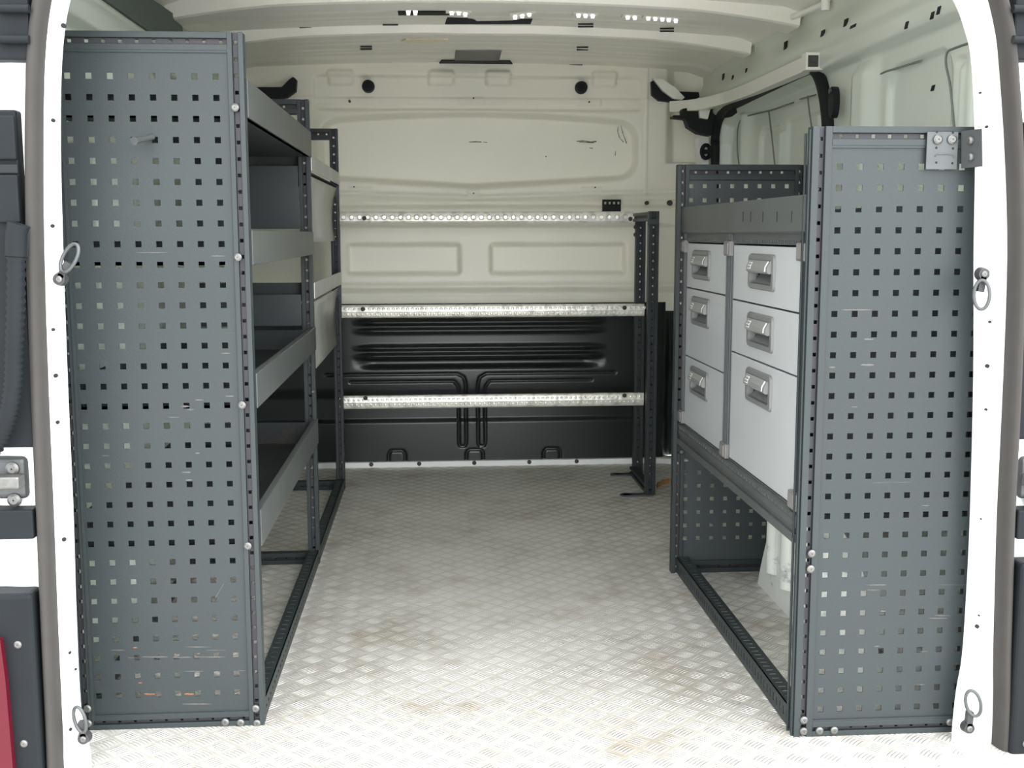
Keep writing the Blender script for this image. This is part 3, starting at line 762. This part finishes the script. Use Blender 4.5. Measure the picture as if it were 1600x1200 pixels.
# trays, bay one
for z0, z1 in ((1.175, 1.245), (.902, .967), (.628, .695), (.355, .428)):
    mb = MB(); mb.box(XF - .0005, XF + .0025, RY0 + .028, RY1 + .030, z0, z1); mb.box(XF - .012, XF, RY0 + .03, RY1, z1 - .002, z1); mb.box(XF - .012, XF, RY0 + .03, RY1, z0, z0 + .002)
    o = mb.build('shelf', ['tray'], rack, .0012)
    mb = MB(); mb.box(XB + .01, XF - .001, RY0 + .032, RY1 - .002, z0, z0 + .006); mb.box(XB + .008, XB + .011, RY0 + .032, RY1 - .002, z0, z1 - .01)
    mb.box(XB + .01, XF - .001, RY0 + .032, RY0 + .035, z0, z1 - .004); mb.box(XB + .01, XF - .031, RY1 - .006, RY1 - .002, z0, z1 - .006)
    mb.build('shelf_tray', 'trayin', o)
# divider plates in the middle frame
for z0, z1 in ((.975, 1.150), (.700, .79)):
    mb = MB(); mb.box(XB + .03, XF - .034, RY1 + .004, RY1 + .007, z0, z1); mb.build('divider_plate', 'rack_dark', rack, .001)
# bay two: aluminium fronted shelves
for z0, z1, zb in ((1.138, 1.182, .935), (.775, .822, .555)):
    mb = MB(); mb.box(XF - .001, XF + .002, RY1 + .034, RY2 + .024, z0, z1)
    o = mb.build('shelf', 'alu_sheet', rack, .001)
    mb = MB(); n2 = 10; poly = []
    for i in range(n2 + 1):
        t = i / n2; poly.append(Vector((XF - .010 - .012 * math.sin(math.pi * t) - .008 * t, 0, z0 - .012 - (z0 - .012 - zb) * t)))
    vs = [p + Y_ * (RY1 + .036) for p in poly] + [p + Y_ * (RY2 + .0) for p in poly]
    mb.add(vs, [(i, i + 1, n2 + 2 + i, n2 + 1 + i) for i in range(n2)], 0, True); o2 = mb.build('front_board', 'alu_sheet', o)
    sm = o2.modifiers.new('solid', 'SOLIDIFY'); sm.thickness = .002
    mb = MB(); mb.box(XB + .01, XF - .004, RY1 + .036, RY2 - .002, z0 - .006, z0 - .003); mb.box(XB + .01, XF - .03, RY1 + .034, RY1 + .037, z0 - .005, z1)
    mb.build('shelf_base', 'trayin', o)
    mb = MB(); mb.prism([(XF - .03, RY2 - .004, z0 - .004), (XF + .001, RY2 - .004, z0 - .004), (XF + .001, RY2 - .004, z0 - .06), (XF - .012, RY2 - .004, z0 - .05)], (0, .004, 0)); mb.screw((XF - .008, RY2 - .004, z0 - .045), (0, -1, 0), .006, .003)
    mb.build('gusset', 'rack_dark', o)
# floor rails of the left rack
for ya, yb in ((RY0 + .028, RY1), (RY1 + .03, RY2)):
    for xx, sg in ((XF - .002, -1), (XB + .002, 1)):
        L = yb - ya; n_ = int(L / .03)
        mb = MB(); mb.sheet((xx, ya, 0), Y_, Z_, X_ * sg, 0, L, 0, .042, [.02 + .03 * i for i in range(n_) if .02 + .03 * i < L - .01], [.021], .012, .006, .002)
        mb.sheet((xx, ya, .042), Y_, X_ * sg, -Z_, 0, L, .0, .030, [.02 + .03 * i for i in range(n_) if .02 + .03 * i < L - .01], [.016], .009, .014, .002)
        mb.build('floor_rail', 'rack', rack)
for px, py in ((534, 722), (487, 731), (489, 612)):
    p = at(1, RY2 if px > 500 else RY1, px, py); b = MB(); b.screw((p.x, p.y, p.z), (0, -1, 0), .005, .004); b.build('bolt', 'steel', rack)
# peg on the end panel
p0 = at(1, RY0 + .003, 238, 214)
t_ = thing('tool_peg', tuple(p0), 'grey steel tool peg pushed into the tall left perforated panel', 'peg')
mb = MB(); p1 = at(1, RY0 - .05, 211, 220); mb.tube([p0, p0.lerp(p1, .5), p1], .0055, 12); mb.build('peg', 'steel_dull', t_)
mb = MB(); mb.tube([p1, p0.lerp(p1, 1.06)], .0075, 14); mb.build('tip', 'steel_dull', t_)

# ================================================================== RIGHT RACK
QY0, QY1 = 2.04, 3.11; QF, QB = .681, 1.045
rk = thing('shelving_rack', ((QF + QB) / 2, QY0, 0), 'low dark grey van rack holding the drawer units along the right wall', 'shelving')
frame(rk, QY0, QF, QB, 1.150, .036, .034)
frame(rk, QY1, QF - .014, QB - .02, 1.146, .032, .042)
mb = MB(); mb.sheet((0, QY0 + .004, 0), X_, Z_, Y_, QF + .036, QB - .02, .03, 1.118, [.7331 + .038 * i for i in range(8)], [1.0789 - .038 * j for j in range(27, -1, -1)], .0112, .0112, .0022)
mb.box(QF + .036, QB - .036, QY0 + .001, QY0 + .004, .028, .033); mb.box(QF + .036, QB - .036, QY0 + .001, QY0 + .004, 1.112, 1.117)
yy = QY0 + .0036
for a_, b_, y_, h_, mi in ((1315, 1362, 484, .005, 1), (1295, 1305, 574, .006, 1), (1345, 1365, 570, .006, 1), (1352, 1385, 914, .004, 1), (1355, 1374, 922, .003, 1), (1465, 1512, 914, .002, 1), (1452, 1480, 966, .004, 1), (1460, 1485, 962, .003, 1), (1366, 1374, 1010, .005, 1),
                           (1436, 1450, 1018, .003, 1), (1376, 1384, 955, .005, 1), (1350, 1365, 530, .005, 1), (1440, 1452, 790, .003, 1), (1330, 1340, 636, .003, 1), (1432, 1445, 1070, .003, 1)):
    dab(mb, yy, a_, b_, y_, h_, mi)
mb.build('end_panel', ['rack', 'scrape'], rk)
mb = MB(); mb.sheet((0, QY1 + .006, 0), X_, Z_, Y_, QF + .018, QB - .052, .03, 1.106, [.7055 + .038 * i for i in range(8)], [1.0878 - .038 * j for j in range(26, -1, -1)], .0112, .0112, .002)
mb.build('front_panel', 'rack_dark', rk)
for px, py in ((1268, 865), (1266.5, 889), (1256, 1125), (1255, 1148), (1280, 1147), (1303, 1145), (1484, 1128)):
    p = at(1, QY0, px, py); b = MB(); b.screw((p.x, QY0 + .0005, max(p.z, .012)), (0, -1, 0), .0078, .005); b.build('bolt', 'steel', rk)
for px, py in ((1065, 706), (1066, 887)):
    p = at(1, QY1, px, py); b = MB(); b.screw((p.x, QY1 + .0005, p.z), (0, -1, 0), .006, .005); b.build('bolt', 'steel', rk)
# second inner slotted strip on the side of the near post
mb = MB(); mb.obox((QF - .004, QY0 + .006, 0), X_ * .004, Y_ * .006, Z_ * 1.145); mb.obox((QF - .004, QY0 + .03, 0), X_ * .004, Y_ * .006, Z_ * 1.14); mb.build('side_strip', 'rack', rk, .001)
# upper tray
mb = MB(); mb.box(QF - .0025, QF + .0005, QY0 + .028, QY1 + .03, .963, 1.030); mb.box(QF, QF + .012, QY0 + .03, QY1, 1.028, 1.03)
mb.box(QF, QB - .02, QY0 + .03, QY1, .960, .966); mb.box(QB - .022, QB - .02, QY0 + .03, QY1, .963, 1.02)
for px in (1161, 1173, 1192, 1214, 1237):
    p = at(0, QF - .0025, px, 338); mb.obox((QF - .0030, p.y - .003, p.z - .012), X_ * .0006, Y_ * .005, Z_ * .022, 1)
mb.build('shelf', ['tray', 'dark'], rk, .001)
# lower carrier tray with stepped edge
mb = MB()
for x0_, z0_, z1_ in ((QF - .004, .375, .392), (QF + .002, .392, .404), (QF - .001, .404, .418), (QF + .004, .418, .432)):
    mb.box(x0_, QF + .02, QY0 + .03, QY1, z0_, z1_)
mb.box(QF, QB - .02, QY0 + .03, QY1, .41, .430)
for i in range(44):
    y_ = QY0 + .06 + i * .0235; mb.box(QF - .0018, QF, y_, y_ + .012, .421, .428)
mb.build('shelf', 'tray', rk, .001)
# floor rails
L = QY1 - QY0 - .028; n_ = int(L / .022)
for xx, sg in ((QF, 1), (QB - .02, -1)):
    mb = MB(); hs = [.018 + .022 * i for i in range(n_) if .018 + .022 * i < L - .01]
    mb.sheet((xx, QY0 + .028, 0), Y_, Z_, X_ * sg, 0, L, 0.004, .048, hs, [.026], .008, .016, .002)
    mb.sheet((xx, QY0 + .028, .048), Y_, X_ * sg, -Z_, 0, L, 0, .034, hs, [.017], .008, .016, .002)
    mb.build('floor_rail', 'rack', rk)
# orange strap hint behind the far post: rust stain on the floor flange
# ================================================================== DRAWER UNITS
XD = .690


def cabinet(y0, y1, rows, hy, label, clips):
    t = thing('drawer_cabinet', (.85, (y0 + y1) / 2, .432), label, 'drawer cabinet', 'drawer units in the right rack')
    mb = MB(); e = .024
    mb.box(XD - .001, QB - .03, y0, y0 + e, .432, .962); mb.box(XD - .001, QB - .03, y1 - e, y1, .432, .962)
    mb.box(XD - .001, QB - .03, y0 + e, y1 - e, .948, .962); mb.box(QB - .033, QB - .03, y0 + e, y1 - e, .432, .948)
    mb.box(XD - .001, QB - .03, y0 + e, y1 - e, .432, .436)
    for yy0 in (y0, y1 - e):
        mb.box(XD - .005, XD - .001, yy0 + .002, yy0 + .007, .44, .96); mb.box(XD - .005, XD - .001, yy0 + e - .007, yy0 + e - .002, .44, .96)
    # vent strip
    L = y1 - y0 - 2 * e; n_ = int(L / .012)
    mb.sheet((XD - .001, y0 + e, .937), Y_, Z_, X_, 0, L, 0, .012, [.008 + .012 * i for i in range(n_) if .008 + .012 * i < L - .006], [.006], .007, .006, .002)
    mb.build('casing', 'frame', t, .001)
    for k, (zb, zt) in enumerate(rows):
        d = MB(); a, b = y0 + e + .002, y1 - e - .002; hz = zt - .018 - .038; hw, hh = .168, .056
        d.sheet((XD, 0, 0), Y_, Z_, X_, a, b, zb + .0018, zt - .0018, [hy], [hz], hw, hh, .016)
        d.box(XD + .016, QB - .05, a + .006, b - .006, zb + .01, zb + .014); d.box(XD + .016, QB - .05, a + .006, a + .009, zb + .01, zt - .02); d.box(XD + .016, QB - .05, b - .009, b - .006, zb + .01, zt - .02)
        dr = d.build('drawer', 'drawer', t, .0012)
        h = MB()
        # rounded bezel
        def rr(w, hgt, r, x, slant=0, n2=6):
            o_ = []
            for cx, cz, a0 in ((w - r, hgt - r, 0), (-w + r, hgt - r, 90), (-w + r, -hgt + r, 180), (w - r, -hgt + r, 270)):
                for i in range(n2 + 1):
                    t2 = math.radians(a0 + 90 * i / n2); o_.append(Vector((x, hy + cx + r * math.cos(t2), hz + cz + r * math.sin(t2))))
            return o_
        A = rr(.095, .038, .012, XD - .0002); B = rr(.092, .035, .011, XD - .005); C = rr(.080, .0255, .008, XD - .005); D = rr(.078, .0235, .008, XD + .010)
        m2 = len(A); vs = A + B + C + D
        h.add(vs, [(r_ * m2 + i, r_ * m2 + (i + 1) % m2, (r_ + 1) * m2 + (i + 1) % m2, (r_ + 1) * m2 + i) for r_ in range(3) for i in range(m2)], 0, False)
        # scoop: curved basin
        n3 = 8; sv = []
        for i in range(n3 + 1):
            t2 = i / n3; z_ = hz - .025 + .050 * t2; x_ = XD + .002 + .026 * math.sin(math.pi * min(1, t2 * 1.15) * .5 + .02)
            sv += [Vector((x_, hy - .082, z_)), Vector((x_, hy + .082, z_))]
        h.add(sv, [(2 * i, 2 * i + 1, 2 * i + 3, 2 * i + 2) for i in range(n3)], 0, True)
        hd = h.build('handle', ['handle'], dr)
        g = MB()
        pr = [(XD + .004, hz + .026), (XD - .006, hz + .0245), (XD - .013, hz + .012), (XD - .014, hz + .002), (XD - .009, hz - .002), (XD + .004, hz + .000)]
        g.prism([Vector((x_, hy - .078, z_)) for x_, z_ in pr], Y_ * .156, 0)
        # white print: bar at the near end, small bracket-and-dots mark at the far end
        def pm(ya, yb, za, zb_):
            def X2(z_): return XD - .0062 - (hz + .0245 - z_) / .0125 * .007 if z_ > hz + .012 else XD - .0132 - (hz + .012 - z_) * .1
            g.add([Vector((X2(z_) - .0004, y_, z_)) for y_, z_ in ((ya, za), (yb, za), (yb, zb_), (ya, zb_))], [(0, 1, 2, 3)], 1)
        # local helper splits at the crease
        def pq(ya, yb, za, zb_):
            zc_ = hz + .012
            if za < zc_ < zb_: pm(ya, yb, za, zc_); pm(ya, yb, zc_, zb_)
            else: pm(ya, yb, za, zb_)
        pq(hy - .070, hy - .061, hz + .003, hz + .0235)
        yA = hy + .040
        pq(yA, yA + .004, hz + .006, hz + .020)
        for zz in (.006, .012, .018): pq(yA + .004, yA + .014, hz + zz, hz + zz + .002)
        for zz in (.006, .012, .018): pq(yA + .019, yA + .024, hz + zz, hz + zz + .0022)
        g.build('grip', ['grip', 'print'], dr)
    for y_, z_ in clips:
        c = MB(); c.box(XD - .010, XD + .004, y_ - .026, y_ + .026, z_ - .017, z_ + .017); c.box(XD - .013, XD - .009, y_ - .018, y_ + .018, z_ - .014, z_ + .014)
        c.build('corner_clip', 'clip', t, .002)
    return t


cabinet(2.072, 2.622, [(.436, .688), (.688, .809), (.809, .935)], 2.365, 'pale grey drawer unit with three drawers beside the right end panel', [(2.088, .925), (2.095, .452)])
cabinet(2.624, 3.105, [(.436, .628), (.628, .814), (.814, .935)], 2.91, 'pale grey drawer unit with three drawers further from the van doors', [(2.625, .925), (2.625, .450), (3.10, .925), (3.10, .455)])

# ================================================================== ANGLE BRACKET on right rack
ab = thing('angle_bracket', (.92, 2.03, 1.11), 'grey steel angle bracket screwing the right end panel to the door frame', 'bracket')
mb = MB(); mb.box(.889, .946, QY0 - .006, QY0 - .003, 1.074, 1.140)
P_ = [at(1, QY0 - .006, 1502, 205), at(1, QY0 - .006, 1502, 263), at(1, 1.982, 1535, 260), at(1, 1.982, 1534, 201)]; mb.prism(P_, (.002, .003, 0))
mb.tube([at(1, QY0 - .0065, x, y) for x, y in ((1461, 244), (1464, 241), (1480, 241), (1488, 242), (1491, 246))], .0012, 6)
for px, py in ((1464, 206), (1489, 207), (1463, 231), (1489, 232), (1463, 254), (1488, 255)):
    p = at(1, QY0 - .006, px, py); mb.cyl((p.x, QY0 - .0063, p.z), (0, 1, 0), .0022, .0003, 10, 1)
mb.build('plate', ['steel_dull', 'dark'], ab)
for px, py in ((1465, 218), (1487, 218)):
    p = at(1, QY0 - .006, px, py); b = MB(); b.screw((p.x, QY0 - .006, p.z), (0, -1, 0), .009, .006); b.build('screw', 'steel', ab)
nn = (P_[1] - P_[0]).cross(P_[3] - P_[0]).normalized(); nn = nn if nn.y < 0 else -nn
for k_2, fr in ((0, .28), (1, .72)):
    p = (P_[0].lerp(P_[1], fr) + P_[3].lerp(P_[2], fr)) / 2 ; b = MB(); b.screw(p + nn * .001, nn, .0075, .006); b.build('screw', 'steel', ab)

# ================================================================== WHEEL ARCH
wa = MB(); prof = [(3.0, 0), (2.957, .088), (2.905, .173), (2.842, .240), (2.75, .295), (2.62, .335), (2.45, .335), (2.30, .29), (2.2, .22), (2.13, .1), (2.10, 0)]
pv = smooth([(0, y, z) for y, z in prof], 4)
wa.prism([Vector((.885, p.y, p.z)) for p in pv], X_ * .27, 0, True)
for yc, w, z0, z1 in ((2.86, .020, .075, .215), (2.74, .022, .07, .25), (2.60, .022, .07, .27), (2.46, .022, .07, .27), (2.33, .022, .07, .24)):
    wa.prism([Vector((.890, yc + w * 1.4 * math.cos(t), 0)) + Vector((-.024 * max(0, math.sin(t)), 0, z0)) for t in [i * math.pi / 8 for i in range(9)]], Vector((0, 0, z1 - z0)), 0, True)
o = wa.build('wheel_arch', 'wheel', wr, .012, 3); o['label'] = 'white ribbed wheel arch box with dirty streaks'

# ================================================================== BULKHEAD RACK
br = thing('bulkhead_rack', (.3, 4.4, 0), 'dark slotted rack frame with three bright aluminium rails across the bulkhead', 'rack')
for px0, y_, dep, w in ((.771, 4.07, .03, .037), (.791, 4.44, .03, .038)):
    mb = MB(); mb.slot((px0, y_, .004), Z_, X_, Y_, 1.035, w, dep, groove=.012); mb.build('post', ['rack', 'web'], br, .001)
mb = MB(); mb.slot((.776, 4.10, 1.005), Y_, Z_, X_, .34, .032); mb.build('top_rail', ['rack', 'web'], br, .001)
mb = MB(); mb.slot((.776, 4.10, .004), Y_, Z_, X_, .34, .032); mb.build('bottom_rail', ['rack', 'web'], br, .001)
mb = MB(); mb.slot((-.39, 4.44, .004), Z_, X_, Y_, 1.035, .034); mb.build('post', ['rack', 'web'], br, .001)
mb = MB(); mb.box(.690, .80, 4.06, 4.10, 0, .006); mb.cyl((.700, 4.08, 0), Z_, .022, .006, 16); mb.build('foot_plate', 'steel_dull', br, .001)
mb = MB(); mb.box(.715, .82, 4.42, 4.46, 0, .006); mb.cyl((.72, 4.44, 0), Z_, .022, .006, 16); mb.build('foot_plate', 'steel_dull', br, .001)
for za, zb, xa, xb, ya in ((1.001, 1.045, -.36, .778, 4.432), (.637, .687, -.36, .826, 4.432), (.281, .334, -.37, .828, 4.432)):
    mb = MB(); n2 = 8
    pr = [(ya + .012, zb), (ya + .003, zb - .002), (ya, zb - .008), (ya - .003, (za + zb) / 2), (ya, za + .008), (ya + .003, za + .002), (ya + .012, za)]
    mb.prism([Vector((xa, a, b)) for a, b in pr], X_ * (xb - xa), 0, False)
    big = za > .9; pt = .031 if big else .0185; rr_ = .0115 if big else .007; nS = int((xb - xa) / pt)
    for i_ in range(nS):
        if big: mb.cyl((xa + .02 + i_ * pt, ya - .0015, (za + zb) / 2), (0, -1, 0), rr_, .0026, 14, 0, rr_ * .6)
        else:
            for q_ in (-1, 1): mb.cyl((xa + .015 + i_ * pt + q_ * .004, ya - .001, (za + zb) / 2 + q_ * .009), (0, -1, 0), rr_, .0018, 10, 0, rr_ * .4)
    o = mb.build('cross_rail', 'bar', br); o['label'] = 'bright stamped aluminium rail'
for px, py in ((569, 341), (985, 342), (567, 483), (976, 481), (571, 622), (976, 618)):
    p = at(1, 4.428, px, py); b = MB(); b.screw((p.x, 4.4285, p.z), (0, -1, 0), .0085, .004); b.build('bolt', 'scuff', br)
for z_ in (.985, .955):
    b = MB(); b.screw((.791, 4.45, z_), (-1, 0, 0), .008, .008); b.build('bolt', 'scuff', br)
mb = MB(); mb.box(.765, .805, 4.065, 4.07, .992, 1.012); mb.build('clamp', 'rack_dark', br, .001)
# small perforated bracket above the top rail
mb = MB(); p0 = at(1, 4.68, 940, 328); p1 = at(1, 4.68, 969, 312)
mb.sheet((0, 4.66, 0), X_, Z_, Y_, p0.x, p1.x, p0.z - .004, p1.z, [p0.x + .012, p0.x + .030, p0.x + .048, p0.x + .066], [p1.z - .014], .009, .010, .004)
mb.box(p0.x, p1.x, 4.66, 4.70, p0.z - .008, p0.z - .004)
tag(mb.build('perforated_bracket', 'rubber'), 'small black perforated bracket on the bulkhead above the top aluminium rail', 'bracket')

mb = MB(); pts = [at(2, .012, x, y) for x, y in ((1027, 762), (1036, 757), (1046, 755), (1058, 756))]
for a, b in zip(pts[:-1], pts[1:]): mb.obox(a, (b - a) * 1.05, Y_ * .012, Z_ * .016)
pts = [at(2, 0, x, y) for x, y in ((1030, 770), (1040, 762), (1050, 760))]
tag(mb.build('strap_end', 'strap'), 'short orange brown strip on the floor behind the right bulkhead rack post', 'strap')
